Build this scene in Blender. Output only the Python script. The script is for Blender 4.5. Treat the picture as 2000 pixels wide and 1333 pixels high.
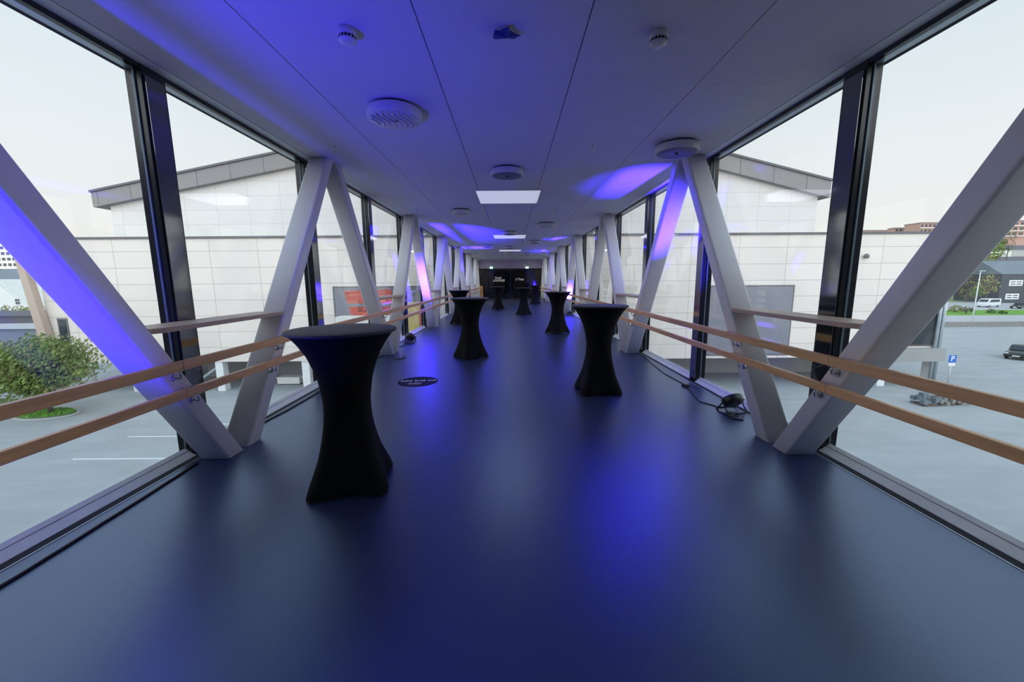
import bpy, bmesh, math, random
from mathutils import Vector, Matrix
random.seed(7)
for o in list(bpy.data.objects): bpy.data.objects.remove(o, do_unlink=True)
SC = bpy.context.scene; COL = SC.collection
rad = math.radians

# ------------------------------------------------------------------ camera
EYE = Vector((0, 0, 1.45)); F = 770.0
PITCH, ROLL, YAW = rad(8.8), rad(0.4), rad(0.1)
FW = Vector((math.sin(YAW)*math.cos(PITCH), math.cos(YAW)*math.cos(PITCH), -math.sin(PITCH)))
R0 = Vector((math.cos(YAW), -math.sin(YAW), 0)); U0 = R0.cross(FW)
RT = R0*math.cos(ROLL) - U0*math.sin(ROLL); UP = U0*math.cos(ROLL) + R0*math.sin(ROLL)
cam = bpy.data.cameras.new('camera'); cam.sensor_width = 36; cam.lens = 36*F/2000
cam.clip_start = 0.05; cam.clip_end = 2000
camo = bpy.data.objects.new('camera', cam); COL.objects.link(camo)
camo.matrix_world = Matrix(((RT.x, UP.x, -FW.x, EYE.x), (RT.y, UP.y, -FW.y, EYE.y), (RT.z, UP.z, -FW.z, EYE.z), (0, 0, 0, 1)))
SC.camera = camo

# ------------------------------------------------------------------ sky, exposure
SC.view_settings.view_transform = 'Standard'; SC.view_settings.look = 'None'
SC.view_settings.exposure = 0.0; SC.view_settings.gamma = 1.0; SC.view_settings.use_curve_mapping = False
W = bpy.data.worlds.new('sky'); SC.world = W; W.use_nodes = True
nt = W.node_tree; nt.nodes.clear()
def N(t, typ, **k):
    n = t.nodes.new(typ)
    for a, v in k.items():
        if hasattr(n, a): setattr(n, a, v)
        else: n.inputs[a].default_value = v
    return n
tc = N(nt, 'ShaderNodeTexCoord'); sep = N(nt, 'ShaderNodeSeparateXYZ'); nt.links.new(tc.outputs['Generated'], sep.inputs[0])
ramp = N(nt, 'ShaderNodeValToRGB')                     # colour by height: warm white at the horizon, pale blue above
cr = ramp.color_ramp; cr.elements[0].position = 0.0; cr.elements[0].color = (1.0, .95, .91, 1)
cr.elements[1].position = .75; cr.elements[1].color = (.60, .76, .93, 1)
e = cr.elements.new(.22); e.color = (.96, .98, 1.0, 1)
e = cr.elements.new(.42); e.color = (.83, .92, 1.0, 1)
nt.links.new(sep.outputs[2], ramp.inputs[0])
mr = N(nt, 'ShaderNodeMapRange'); mr.inputs[1].default_value = .32; mr.inputs[2].default_value = -.6   # brighter half of the evening sky behind the viewer
mr.inputs[3].default_value = 1.0; mr.inputs[4].default_value = 2.4
nt.links.new(sep.outputs[1], mr.inputs[0])
noi = N(nt, 'ShaderNodeTexNoise'); noi.inputs['Scale'].default_value = 2.2; noi.inputs['Detail'].default_value = 4
nt.links.new(tc.outputs['Generated'], noi.inputs[0])
mr2 = N(nt, 'ShaderNodeMapRange'); mr2.inputs[3].default_value = .94; mr2.inputs[4].default_value = 1.06; nt.links.new(noi.outputs[0], mr2.inputs[0])
mul = N(nt, 'ShaderNodeMath', operation='MULTIPLY'); nt.links.new(mr.outputs[0], mul.inputs[0]); nt.links.new(mr2.outputs[0], mul.inputs[1])
bg = N(nt, 'ShaderNodeBackground'); nt.links.new(ramp.outputs[0], bg.inputs[0]); nt.links.new(mul.outputs[0], bg.inputs[1])
wo = N(nt, 'ShaderNodeOutputWorld'); nt.links.new(bg.outputs[0], wo.inputs[0])

# ------------------------------------------------------------------ materials
MATS = {}
def mat(name, col, rough=.5, metal=0., spec=.5, noise=None, bump=None, emit=None, sheen=0.):
    if name in MATS: return MATS[name]
    m = bpy.data.materials.new(name); m.use_nodes = True; t = m.node_tree; b = t.nodes['Principled BSDF']
    b.inputs['Base Color'].default_value = (*col, 1); b.inputs['Roughness'].default_value = rough
    b.inputs['Metallic'].default_value = metal; b.inputs['Specular IOR Level'].default_value = spec
    if sheen: b.inputs['Sheen Weight'].default_value = sheen
    if emit: b.inputs['Emission Color'].default_value = (*emit[0], 1); b.inputs['Emission Strength'].default_value = emit[1]
    tc = N(t, 'ShaderNodeTexCoord')
    sc, amt, stretch = noise or (6., .06, (1, 1, 1))
    mp = N(t, 'ShaderNodeMapping'); mp.inputs['Scale'].default_value = stretch; t.links.new(tc.outputs['Object'], mp.inputs[0])
    n = N(t, 'ShaderNodeTexNoise'); n.inputs['Scale'].default_value = sc; n.inputs['Detail'].default_value = 5
    t.links.new(mp.outputs[0], n.inputs['Vector'])
    mx = N(t, 'ShaderNodeMix', data_type='RGBA', blend_type='MULTIPLY'); mx.inputs[0].default_value = 1
    r = N(t, 'ShaderNodeMapRange'); r.inputs[3].default_value = 1-amt*2; r.inputs[4].default_value = 1+amt*2
    t.links.new(n.outputs[0], r.inputs[0]); mx.inputs[6].default_value = (*col, 1)
    cb = N(t, 'ShaderNodeCombineColor')
    for i in range(3): t.links.new(r.outputs[0], cb.inputs[i])
    t.links.new(cb.outputs[0], mx.inputs[7]); t.links.new(mx.outputs[2], b.inputs['Base Color'])
    if bump:
        bn = N(t, 'ShaderNodeTexNoise'); bn.inputs['Scale'].default_value = bump[0]; bn.inputs['Detail'].default_value = 3
        t.links.new(mp.outputs[0], bn.inputs['Vector'])
        bp = N(t, 'ShaderNodeBump'); bp.inputs['Strength'].default_value = bump[1]; bp.inputs['Distance'].default_value = bump[2] if len(bump) > 2 else .01
        t.links.new(bn.outputs[0], bp.inputs['Height']); t.links.new(bp.outputs[0], b.inputs['Normal'])
    MATS[name] = m; return m
def panel_mat(name, col, joint, w, hgt, mortar, ox=0., oz=0., vary=.03, axis='XZ', rough=.55):
    m = bpy.data.materials.new(name); m.use_nodes = True; t = m.node_tree; b = t.nodes['Principled BSDF']; b.inputs['Roughness'].default_value = rough
    tc = N(t, 'ShaderNodeTexCoord'); s = N(t, 'ShaderNodeSeparateXYZ'); t.links.new(tc.outputs['Object'], s.inputs[0])
    c = N(t, 'ShaderNodeCombineXYZ'); t.links.new(s.outputs['XYZ'.index(axis[0])], c.inputs[0]); t.links.new(s.outputs['XYZ'.index(axis[1])], c.inputs[1])
    a = N(t, 'ShaderNodeVectorMath', operation='ADD'); a.inputs[1].default_value = (ox, oz, 0); t.links.new(c.outputs[0], a.inputs[0])
    br = N(t, 'ShaderNodeTexBrick', offset=0.0, squash=1.0)
    br.inputs['Scale'].default_value = 1; br.inputs['Brick Width'].default_value = w; br.inputs['Row Height'].default_value = hgt
    br.inputs['Mortar Size'].default_value = mortar; br.inputs['Mortar Smooth'].default_value = 0
    br.inputs['Color1'].default_value = (*[x*(1-vary) for x in col], 1); br.inputs['Color2'].default_value = (*[min(1, x*(1+vary)) for x in col], 1)
    br.inputs['Mortar'].default_value = (*joint, 1); br.inputs['Bias'].default_value = 0
    t.links.new(a.outputs[0], br.inputs['Vector']); t.links.new(br.outputs['Color'], b.inputs['Base Color'])
    MATS[name] = m; return m
def glass_mat(name, tint, base=.028, rough=0.):
    m = bpy.data.materials.new(name); m.use_nodes = True; t = m.node_tree; t.nodes.clear()
    lw = N(t, 'ShaderNodeLayerWeight'); lw.inputs[0].default_value = .5
    p = N(t, 'ShaderNodeMath', operation='POWER'); p.inputs[1].default_value = 5; t.links.new(lw.outputs['Facing'], p.inputs[0])
    q = N(t, 'ShaderNodeMath', operation='MULTIPLY_ADD'); q.inputs[1].default_value = 1-base; q.inputs[2].default_value = base; t.links.new(p.outputs[0], q.inputs[0])
    tr = N(t, 'ShaderNodeBsdfTransparent'); tr.inputs[0].default_value = (*tint, 1)
    gl = N(t, 'ShaderNodeBsdfGlossy'); gl.inputs['Roughness'].default_value = rough
    mx = N(t, 'ShaderNodeMixShader'); t.links.new(q.outputs[0], mx.inputs[0]); t.links.new(tr.outputs[0], mx.inputs[1]); t.links.new(gl.outputs[0], mx.inputs[2])
    o = N(t, 'ShaderNodeOutputMaterial'); t.links.new(mx.outputs[0], o.inputs[0]); MATS[name] = m; return m

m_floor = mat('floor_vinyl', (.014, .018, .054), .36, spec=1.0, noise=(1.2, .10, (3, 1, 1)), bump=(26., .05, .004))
m_ceil = mat('ceiling_panel', (.62, .585, .69), .7, noise=(.7, .02, (1, 1, 1)))  # lavender cast of the blue ambient light put into the panel colour
m_dark = mat('joint_dark', (.02, .02, .03), .9)  # matte near-black for open joints, floor channel and lounge wall
m_trim = mat('edge_trim_metal', (.78, .80, .84), .5)
m_white = mat('column_paint', (.82, .79, .80), .42, noise=(3., .03, (1, 1, 1)), bump=(60., .04, .002))
m_black = mat('black_powder_coat', (.012, .013, .017), .22, noise=(3., .05, (1, 1, 1)))
m_panel = mat('post_glossy_panel', (.03, .035, .045), .08, spec=1.0); m_panel.node_tree.nodes['Principled BSDF'].inputs['IOR'].default_value = 1.9
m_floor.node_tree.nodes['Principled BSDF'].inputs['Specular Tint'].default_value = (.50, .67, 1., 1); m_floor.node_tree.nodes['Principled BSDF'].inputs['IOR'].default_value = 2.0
m_alu = mat('anodised_aluminium', (.50, .56, .60), .35, metal=.6)
m_blk0 = mat('black_gasket', (.01, .01, .012), .6)
m_sill = mat('sill_aluminium', (.78, .82, .82), .5)
m_glass = glass_mat('window_glass', (.955, .975, .97))
m_oak = mat('oak', (.78, .43, .19), .36, noise=(7., .16, (5, .5, 5)), bump=(14., .08, .003))
m_oak2 = mat('oak_shelf', (.52, .37, .27), .45, noise=(7., .10, (5, .5, 5)))
m_chrome = mat('brushed_steel', (.55, .55, .57), .25, metal=1.)
m_cloth = mat('black_stretch_fabric', (.0035, .003, .004), .8, spec=.15, noise=(40., .1, (1, 1, 1)))
m_clotht = mat('black_stretch_top', (.016, .014, .018), .6, spec=.4, noise=(40., .1, (1, 1, 1)), sheen=.08)
m_foot = mat('grey_plastic_foot', (.25, .25, .26), .5)
m_plw = mat('white_plastic', (.62, .60, .60), .45)
m_plg = mat('grey_plastic', (.20, .20, .23), .5)
m_blk = mat('black_plastic', (.012, .012, .014), .4)
m_lens = mat('led_lens', (.4, .3, .9), .3, emit=((.30, .20, 1.), 9.))
m_tape = mat('blue_tape', (.02, .03, .22), .5)
m_lamp = mat('light_panel_diffuser', (.7, .7, .75), .5, emit=((.66, .69, .86), .62))
m_lframe = mat('light_panel_frame', (.6, .6, .63), .5)
m_sticker = mat('navy_sticker', (.008, .010, .05), .7, spec=.1)
m_print = mat('white_print', (.75, .75, .8), .5)
m_printp = mat('pink_print', (.5, .3, .45), .5)
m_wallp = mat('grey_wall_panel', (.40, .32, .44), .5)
m_dglass = mat('dark_lounge_glass', (.006, .006, .012), .06, spec=.7)
m_grey = mat('grey_inner_wall', (.16, .16, .18), .6)
m_fac0 = mat('rear_building_panels', (.22, .22, .23), .6)
m_cream = mat('cream_wall', (.62, .56, .46), .6)
m_exit = mat('exit_sign_face', (.1, .6, .3), .5, emit=((.25, .9, .55), 4.))
m_exitw = mat('exit_sign_white', (.9, .9, .9), .5, emit=((.9, 1., .95), 5.))
m_fac = panel_mat('facade_panels', (.775, .69, .63), (.42, .38, .34), 3.70, 1.25, .018, ox=.9, oz=.15)
m_facu = panel_mat('upper_facade_panels', (.76, .715, .68), (.55, .52, .49), 2.6, 1.12, .014, ox=.5, oz=.0)
m_facg = panel_mat('gable_fascia', (.27, .25, .24), (.12, .11, .11), 2.7, 50., .03, ox=.6, oz=20.)
m_coping = mat('dark_coping', (.13, .125, .13), .5)
m_under = mat('undercroft_grey', (.33, .33, .33), .8)
m_asph = mat('asphalt', (.36, .375, .385), .75, spec=.4, noise=(.35, .10, (1, 3, 1)), bump=(30., .2, .01))
m_road = mat('pale_road', (.42, .42, .43), .8)
m_line = mat('road_marking', (.72, .73, .74), .7)
m_kerb = mat('kerb_stone', (.42, .42, .42), .8)
m_grass = mat('grass', (.13, .30, .03), .9, noise=(6., .25, (1, 1, 1)))
m_isl = mat('island_planting', (.10, .17, .05), .9, noise=(9., .3, (1, 1, 1)))
m_stone = mat('stone_wall', (.24, .23, .22), .9, noise=(3., .25, (1, 1, 1)))
m_hill = mat('hill_ground', (.22, .26, .12), .9, noise=(.05, .3, (1, 1, 1)))
m_leaf = mat('leaves', (.14, .22, .04), .7, noise=(3., .35, (1, 1, 1)))
m_leaf2 = mat('leaves_yellow', (.30, .30, .10), .7, noise=(3., .35, (1, 1, 1)))
m_leafd = mat('leaves_dark', (.05, .10, .03), .7, noise=(3., .3, (1, 1, 1)))
m_bark = mat('bark', (.13, .10, .08), .9)
m_hw = mat('white_boards', (.75, .74, .70), .7)
m_hy = mat('cream_boards', (.66, .60, .45), .7)
m_hd = mat('dark_boards', (.07, .075, .09), .7)
m_roofd = mat('dark_roof', (.10, .095, .11), .7)
m_roofg = mat('blue_grey_roof', (.16, .19, .22), .7)
m_brick = mat('hazed_red_brick', (.50, .29, .25), .8)  # brick paled, distance haze put into its colour
m_bead = mat('glazing_bead_metal', (.20, .26, .30), .4, metal=.3)
m_win = mat('window_dark', (.03, .04, .05), .15)
m_wfr = mat('window_frame_white', (.8, .8, .8), .5)
m_tan = mat('tan_panel', (.50, .38, .31), .6)
m_sblue = mat('sign_blue', (.02, .14, .55), .4)
m_car_b = mat('black_car_paint', (.015, .017, .02), .2, spec=.8)
m_car_w = mat('white_car_paint', (.72, .75, .78), .25, spec=.7)
m_car_u = mat('blue_car_paint', (.04, .11, .28), .25, spec=.7)
m_tyre = mat('tyre', (.02, .02, .02), .8)
m_red = mat('red_mural', (.55, .10, .07), .6, noise=(1.5, .3, (1, 1, 1)))
m_mural = mat('grey_mural', (.20, .20, .24), .3, spec=.7)
m_orange = mat('orange_letters', (.85, .50, .34), .6)
m_maroon = mat('maroon_letters', (.13, .03, .03), .6)
m_yel = mat('yellow_poster', (.62, .48, .16), .6, noise=(1., .3, (1, 1, 1)))
m_warmbox = mat('timber_end_panel', (.45, .22, .10), .6)

# ------------------------------------------------------------------ mesh helpers
class MB:
    def __init__(s): s.v = []; s.f = []; s.mi = []; s.sm = []
    def add(s, vs, fs, mi=0, sm=False):
        o = len(s.v); s.v += [tuple(v) for v in vs]; s.f += [tuple(i+o for i in f) for f in fs]
        s.mi += [mi]*len(fs); s.sm += [sm]*len(fs); return s
    def box(s, x0, x1, y0, y1, z0, z1, mi=0):
        if x0 > x1: x0, x1 = x1, x0
        if y0 > y1: y0, y1 = y1, y0
        if z0 > z1: z0, z1 = z1, z0
        v = [(x, y, z) for z in (z0, z1) for y in (y0, y1) for x in (x0, x1)]
        return s.add(v, [(0, 2, 3, 1), (4, 5, 7, 6), (0, 1, 5, 4), (2, 6, 7, 3), (0, 4, 6, 2), (1, 3, 7, 5)], mi)
    def rings(s, rs, caps=(True, True), mi=0, sm=True, closed=False):
        n = len(rs[0]); vs = [p for r in rs for p in r]; fs = []
        K = len(rs)
        for k in range(K-1 if not closed else K):
            a = k*n; b = ((k+1) % K)*n
            for i in range(n): j = (i+1) % n; fs.append((a+i, a+j, b+j, b+i))
        o = len(s.v); s.add(vs, fs, mi, sm)
        if caps[0]: s.f.append(tuple(o+i for i in range(n))[::-1]); s.mi.append(mi); s.sm.append(False)
        if caps[1]: s.f.append(tuple(o+(K-1)*n+i for i in range(n))); s.mi.append(mi); s.sm.append(False)
        return s
    def lathe(s, prof, c=(0, 0, 0), n=32, mi=0, caps=(True, True), sm=True):
        return s.rings([[(c[0]+r*math.cos(2*math.pi*i/n), c[1]+r*math.sin(2*math.pi*i/n), c[2]+z) for i in range(n)] for r, z in prof], caps, mi, sm)
    def tube(s, pts, r, n=8, mi=0, closed=False):
        P = [Vector(p) for p in pts]; rs = []; K = len(P); up = Vector((0, 0, 1))
        for k in range(K):
            if closed: d = P[(k+1) % K]-P[k-1]
            else: d = P[min(k+1, K-1)]-P[max(k-1, 0)]
            d = d.normalized()
            a = d.cross(up)
            if a.length < .05: a = d.cross(Vector((0, 1, 0)))
            a.normalize(); b = a.cross(d).normalized()
            rr = r[k] if isinstance(r, (list, tuple)) else r
            rs.append([tuple(P[k]+a*rr*math.cos(2*math.pi*i/n)+b*rr*math.sin(2*math.pi*i/n)) for i in range(n)])
        return s.rings(rs, (not closed, not closed), mi, True, closed)
    def poly(s, pts, y0, y1, mi=0):     # prism of an (x,z) outline along y
        n = len(pts); v = [(x, y0, z) for x, z in pts]+[(x, y1, z) for x, z in pts]
        fs = [tuple(range(n)), tuple(range(2*n-1, n-1, -1))]+[(i, i+n, (i+1) % n+n, (i+1) % n) for i in range(n)]
        return s.add(v, fs, mi)
    def build(s, name, mats, parent=None, bevel=0, loc=None, rz=0):
        me = bpy.data.meshes.new(name); me.from_pydata(s.v, [], s.f)
        if not isinstance(mats, (list, tuple)): mats = [mats]
        for m in mats: me.materials.append(m)
        me.polygons.foreach_set('material_index', s.mi); me.polygons.foreach_set('use_smooth', s.sm); me.update()
        bm = bmesh.new(); bm.from_mesh(me); bmesh.ops.recalc_face_normals(bm, faces=bm.faces); bm.to_mesh(me); bm.free()
        o = bpy.data.objects.new(name, me); COL.objects.link(o)
        if parent: o.parent = parent
        if loc: o.location = loc
        if rz: o.rotation_euler.z = rz
        if bevel:
            md = o.modifiers.new('bevel', 'BEVEL'); md.width = bevel; md.segments = 3; md.limit_method = 'ANGLE'; md.angle_limit = rad(40)
        return o
def tag(o, label, cat, group=None, kind=None):
    o['label'] = label; o['category'] = cat
    if group: o['group'] = group
    if kind: o['kind'] = kind
    return o
def thing(name, label, cat, loc=(0, 0, 0), rz=0, group=None):
    o = bpy.data.objects.new(name, None); COL.objects.link(o); o.location = loc; o.rotation_euler.z = rz; o.empty_display_size = .1
    return tag(o, label, cat, group)
def struct(o, label=None, cat=None):
    o['kind'] = 'structure'
    if label: o['label'] = label
    if cat: o['category'] = cat
    return o
def copy_tree(o, parent=None):
    c = o.copy(); COL.objects.link(c)
    if parent: c.parent = parent
    for ch in [x for x in CH.get(o.name, [])]: copy_tree(ch, c)
    return c
CH = {}
def index_children():
    CH.clear()
    for o in bpy.data.objects:
        if o.parent: CH.setdefault(o.parent.name, []).append(o)
def text_mesh(name, body, size, m, parent, mw, extrude=.001, align='CENTER', bold=0., spacing=1.):
    cu = bpy.data.curves.new(name, 'FONT'); cu.body = body; cu.size = size; cu.extrude = extrude; cu.align_x = align; cu.align_y = 'CENTER'
    cu.offset = bold; cu.space_character = spacing; cu.resolution_u = 3
    t = bpy.data.objects.new(name+'_c', cu); COL.objects.link(t)
    me = bpy.data.meshes.new_from_object(t); bpy.data.objects.remove(t, do_unlink=True); me.materials.clear(); me.materials.append(m)
    o = bpy.data.objects.new(name, me); COL.objects.link(o); o.parent = parent
    o.matrix_local = mw; return o
ORD = ['nearest', 'second', 'third', 'fourth', 'fifth', 'sixth', 'seventh', 'eighth', 'ninth', 'tenth', 'eleventh', 'twelfth', 'thirteenth', 'fourteenth', 'fifteenth', 'sixteenth']

# ------------------------------------------------------------------ bridge shell
XC = -.035                    # centre line of the bridge
Y0, Y1 = -3.4, 31.3
H = 3.032; XG = 2.713; XF = 2.64
def X(side, r): return XC+side*r
b = MB().box(X(-1, 2.582), X(1, 2.582), Y0, Y1, -.03, 0)
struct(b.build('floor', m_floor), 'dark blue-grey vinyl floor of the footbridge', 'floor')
b = MB()
for s in (-1, 1): b.box(X(s, 2.566), X(s, 2.574), Y0, Y1, 0, .004)
struct(b.build('trim_1', m_alu), 'thin metal strips edging the vinyl floor', 'trim')
b = MB().box(X(-1, 2.85), X(1, 2.85), Y0, Y1, -.30, -.031)
for s in (-1, 1): b.box(X(s, 2.583), X(s, 2.639), Y0, Y1, -.03, .001)
struct(b.build('trim_2', m_dark), 'black recessed channel between floor and window sill', 'trim')
# ceiling: strips of panels with open joints, dark backing, slab above
b = MB(); xe = [-2.552, -1.58, -.527, .527, 1.58, 2.552]; LY = [7.93, 14.93, 21.8]
for i in range(5):
    off = [.10, .0, 0, .0, .10][i]
    ys = [3.42+off+1.296*k for k in range(-8, 23)]; ys = [Y0]+[y for y in ys if Y0 < y < Y1]+[Y1]
    for a, c in zip(ys[:-1], ys[1:]):
        b.box(XC+xe[i]+.004, XC+xe[i+1]-.004, a+.0012, c-.0012, H, H+.02)
b.box(X(-1, 2.9), X(1, 2.9), Y0, Y1, H+.02, H+.40, 1)
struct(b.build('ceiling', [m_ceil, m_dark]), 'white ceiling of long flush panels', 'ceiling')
b = MB()
for s in (-1, 1): b.box(X(s, 2.56), X(s, 2.66), Y0, Y1, H, H+.0195)
struct(b.build('trim_3', m_trim), 'pale metal strips along both ceiling edges', 'trim')
# windows: one per bay and side
PIT = 2.29; MY = [3.255+PIT*k for k in range(-2, 13)]
wn = 0
for s in (-1, 1):
    for i in range(len(MY)-1):
        ya, yb = MY[i]+.105, MY[i+1]-.105
        if yb > 31.0: continue
        wn += 1
        w = bpy.data.objects.new('window_%d' % wn, None); COL.objects.link(w); w.location = (X(s, XG), MY[i], 0)
        side = 'left' if s < 0 else 'right'
        struct(w, 'tall glazed bay on the %s side of the footbridge' % side, 'window')
        L = (-X(s, XG), -MY[i], 0)
        def lb(bm, name, m, bev=0): 
            bm.v = [(x+L[0], y+L[1], z) for x, y, z in bm.v]; return bm.build(name, m, w, bev)
        lb(MB().box(X(s, XG), X(s, XG+.024), ya, yb, .06, 3.0), 'pane', m_glass)
        sb = MB(); sgn = s
        prof = [(2.64, -.02), (2.64, .003), (XG, .071), (XG, -.02)]
        n = len(prof); v = [(X(s, r), y, z) for y in (ya-.01, yb+.01) for r, z in prof]
        sb.add(v, [tuple(range(n)), tuple(range(2*n-1, n-1, -1))]+[(k, k+n, (k+1) % n+n, (k+1) % n) for k in range(n)])
        lb(sb, 'sill', m_sill)
        lb(MB().box(X(s, 2.686), X(s, 2.689), ya, yb, .03, .0485), 'gasket', m_blk0)
        lb(MB().box(X(s, 2.66), X(s, 2.70), ya-.01, yb+.01, 2.9965, H+.01), 'head_frame', m_black)
        lb(MB().box(X(s, 2.70), X(s, 2.76), ya-.01, yb+.01, 2.9965, H+.01), 'head_cap', m_alu)
        lb(MB().box(X(s, 2.655), X(s, XG+.06), MY[i]-.105, MY[i]+.105, -.02, H), 'mullion', m_black, .003)
        lb(MB().box(X(s, XF), X(s, 2.656), MY[i]-.090, MY[i]+.075, .05, 2.96), 'post_panel', m_panel)
        q = MB()
        q.box(X(s, 2.70), X(s, XG-.001), ya, ya+.012, .07, 2.996).box(X(s, 2.70), X(s, XG-.001), yb-.012, yb, .07, 2.996)
        lb(q, 'glazing_bead', m_bead)
# wall beyond the last bay and behind the viewer
for s, nm in ((-1, 'wall_left'), (1, 'wall_right')):
    struct(MB().box(X(s, 2.64), X(s, 2.80), MY[-1]+.105 if MY[-1] < 31 else MY[-2], Y1, 0, H).build(nm, m_cream), 'short cream wall at the far end of the bridge', 'wall')
b = MB().box(X(-1, 2.8), X(1, 2.8), Y0-.1, Y0, -.05, H+.05)
struct(b.build('wall_back', m_grey), 'plain wall behind the viewer', 'wall')
for s, nm in ((-1, 'wall_left_rear'), (1, 'wall_right_rear')):
    struct(MB().box(X(s, 2.64), X(s, 2.80), Y0, MY[0]-.106, 0, H).build(nm, m_grey), 'closed wall beside the viewer where the bridge meets its starting building', 'wall')
# inferred unseen building behind the viewer; its wings sized to block low sky light
st = MB()
for s in (-1, 1): st.box(X(s, 2.96), X(s, 22), Y0-6, MY[0]-.35, -7.3, 3.9)
st.box(X(-1, 2.96), X(1, 2.96), Y0-6, MY[0]-.35, H+.45, 4.4)
tag(st.build('starting_building', m_fac0), 'inferred unseen grey building behind the viewer from which the bridge starts', 'building')
# end wall
b = MB(); YE = Y1
b.box(X(-1, 2.66), X(1, 2.66), YE, YE+.12, 2.30, H+.02)
for k in range(1, 4): b.box(XC-2.66+5.32*k/4-.008, XC-2.66+5.32*k/4+.008, YE-.006, YE, 2.34, H, 1)
b.box(X(-1, 2.66), X(1, 2.66), YE-.02, YE, 2.29, 2.34, 1)
struct(b.build('wall_end', [m_wallp, m_dark]), 'grey panelled band above the dark doors', 'wall')
dn = 0
for i in range(6):
    dn += 1; x0 = XC-2.62+5.24*i/6; x1 = x0+5.24/6
    d = bpy.data.objects.new('door_%d' % dn, None); COL.objects.link(d); d.location = ((x0+x1)/2, YE, 0); struct(d, 'dark glazed door leaf at the far end', 'door')
    w2 = (x1-x0)/2
    MB().box(-w2+.05, w2-.05, .03, .05, .08, 2.24).build('door_glass', m_dglass, d)
    f = MB().box(-w2+.005, -w2+.05, 0, .07, 0, 2.29).box(w2-.05, w2-.005, 0, .07, 0, 2.29).box(-w2+.05, w2-.05, 0, .07, 2.24, 2.29).box(-w2+.05, w2-.05, 0, .07, 0, .08)
    f.build('door_frame', m_black, d, .004)
    MB().tube([(w2-.08, -.01, .9), (w2-.08, -.05, .9), (w2-.08, -.05, 1.2), (w2-.08, -.01, 1.2)], .012).build('door_handle', m_chrome, d)
struct(MB().box(X(-1, 2.62), X(1, 2.62), YE+.2, YE+.3, 0, 2.3).build('wall_lounge', m_dark), 'black interior beyond the doors', 'wall')

# ------------------------------------------------------------------ slanted columns
def column(s, yb, slope, name_label, ztop=H-.001):
    rx, ry, c = .1225, .0925, .026; cx = X(s, 2.4325)
    pr = []
    for ax, ay, a0 in ((rx-c, ry-c, 0), (-rx+c, ry-c, 90), (-rx+c, -ry+c, 180), (rx-c, -ry+c, 270)):
        for k in range(6):
            a = rad(a0+90*k/5); pr.append((ax+c*math.cos(a), ay+c*math.sin(a)))
    b = MB(); b.rings([[(px, py+slope*z, z) for px, py in pr] for z in (0.001, ztop)], (True, True))
    o = b.build('slanted_column', m_white, None, 0, (cx, yb, 0)); tag(o, name_label, 'column', 'white slanted steel columns of the bridge truss'); return o
NB = [3.30+4.58*k for k in range(0, 7)]
cols = []
for s in (-1, 1):
    for k, n in enumerate(NB):
        if n+.12 < 31.2: cols.append((s, n-.118, -.676 if k != 0 else -.632, n))
        if n+.12 < 29: cols.append((s, n+.122, .676, n+.01))
        if k == 0: pass
for s in (-1, 1):
    cc = sorted([c for c in cols if c[0] == s], key=lambda c: c[3]); vis = 0
    for (_, yb, sl, n) in cc:
        side = 'left' if s < 0 else 'right'
        if yb < 2: lab = 'white slanted steel column on the %s behind the viewer, leaning %s' % (side, 'back' if sl < 0 else 'forward')
        else:
            lab = 'white slanted steel column, %s along the %s side, %s' % (ORD[vis], side, 'its top leaning towards the viewer' if sl < 0 else 'its top leaning away'); vis += 1
        column(s, yb, sl, lab)
# shelves in the lower V of the truss
kk = 0
for s in (-1, 1):
    kk = 0
    for n in NB:
        if n > 29: continue
        z = 1.128; ya = n-.118+.0925-.64*z+.05; yb = n+.122-.0925+.676*z-.02
        if n > 4: ya = n-.118+.0925-.676*z
        xa, xb = X(s, 2.315), X(s, 2.595)
        pts = [(X(s, 2.315), yb+.0), (X(s, 2.315), ya+.07), (X(s, 2.345), ya), (xb, ya), (xb, yb)]
        b = MB(); m = len(pts); v = [(x, y, zz) for zz in (1.110, 1.146) for x, y in pts]
        b.add(v, [tuple(range(m)), tuple(range(2*m-1, m-1, -1))]+[(i, i+m, (i+1) % m+m, (i+1) % m) for i in range(m)])
        o = b.build('shelf', m_oak2, None, .003)
        tag(o, 'pale oak standing shelf fixed between two slanted columns, %s on the %s side' % (ORD[kk], 'left' if s < 0 else 'right'), 'shelf', 'oak shelves in the truss'); kk += 1

# ------------------------------------------------------------------ handrails
def rail(s, zt, zb, which):
    side = 'left' if s < 0 else 'right'
    t = thing('handrail', 'long %s oak handrail along the %s windows on steel brackets' % (which, side), 'handrail', (X(s, 2.24), 0, 0), 0, 'oak handrails')
    for k, (a, c) in enumerate(((Y0+.05, 2.66), (2.662, 12.4), (12.402, 21.6), (21.602, 30.4))):
        MB().box(-.02, .02, a, c, zb, zt).build('rail', m_oak, t, .006)
    zm = (zt+zb)/2
    for n in NB:
        for yb, sl in ((n-.118, -.64 if abs(n-3.3) < .1 else -.676), (n+.06, .676)):
            y = yb+sl*(zb-.06)
            if y > 29.5 or y < Y0+.3: continue
            q = MB(); zz = zb-.055
            q.tube([(s*.0, y-.03, zb+.002), (s*.0, y-.03, zb-.03), (s*.008, y-.025, zz), (s*.03, y-.01, zz-.008), (s*.055, y, zz), (s*.068, y, zz)], .0065, 8)
            q.box(-.014, .014, y-.05, y-.005, zb-.004, zb-.0005)
            br = q.build('bracket', m_chrome, t)
            ring = [(s*.0575, y+.026*math.cos(a), zz+.026*math.sin(a)) for a in [2*math.pi*i/18 for i in range(18)]]
            ring2 = [(s*.0695, p[1], p[2]) for p in ring]
            MB().rings([ring, ring2], (True, True)).build('flange', m_chrome, br)
    return t
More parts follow.
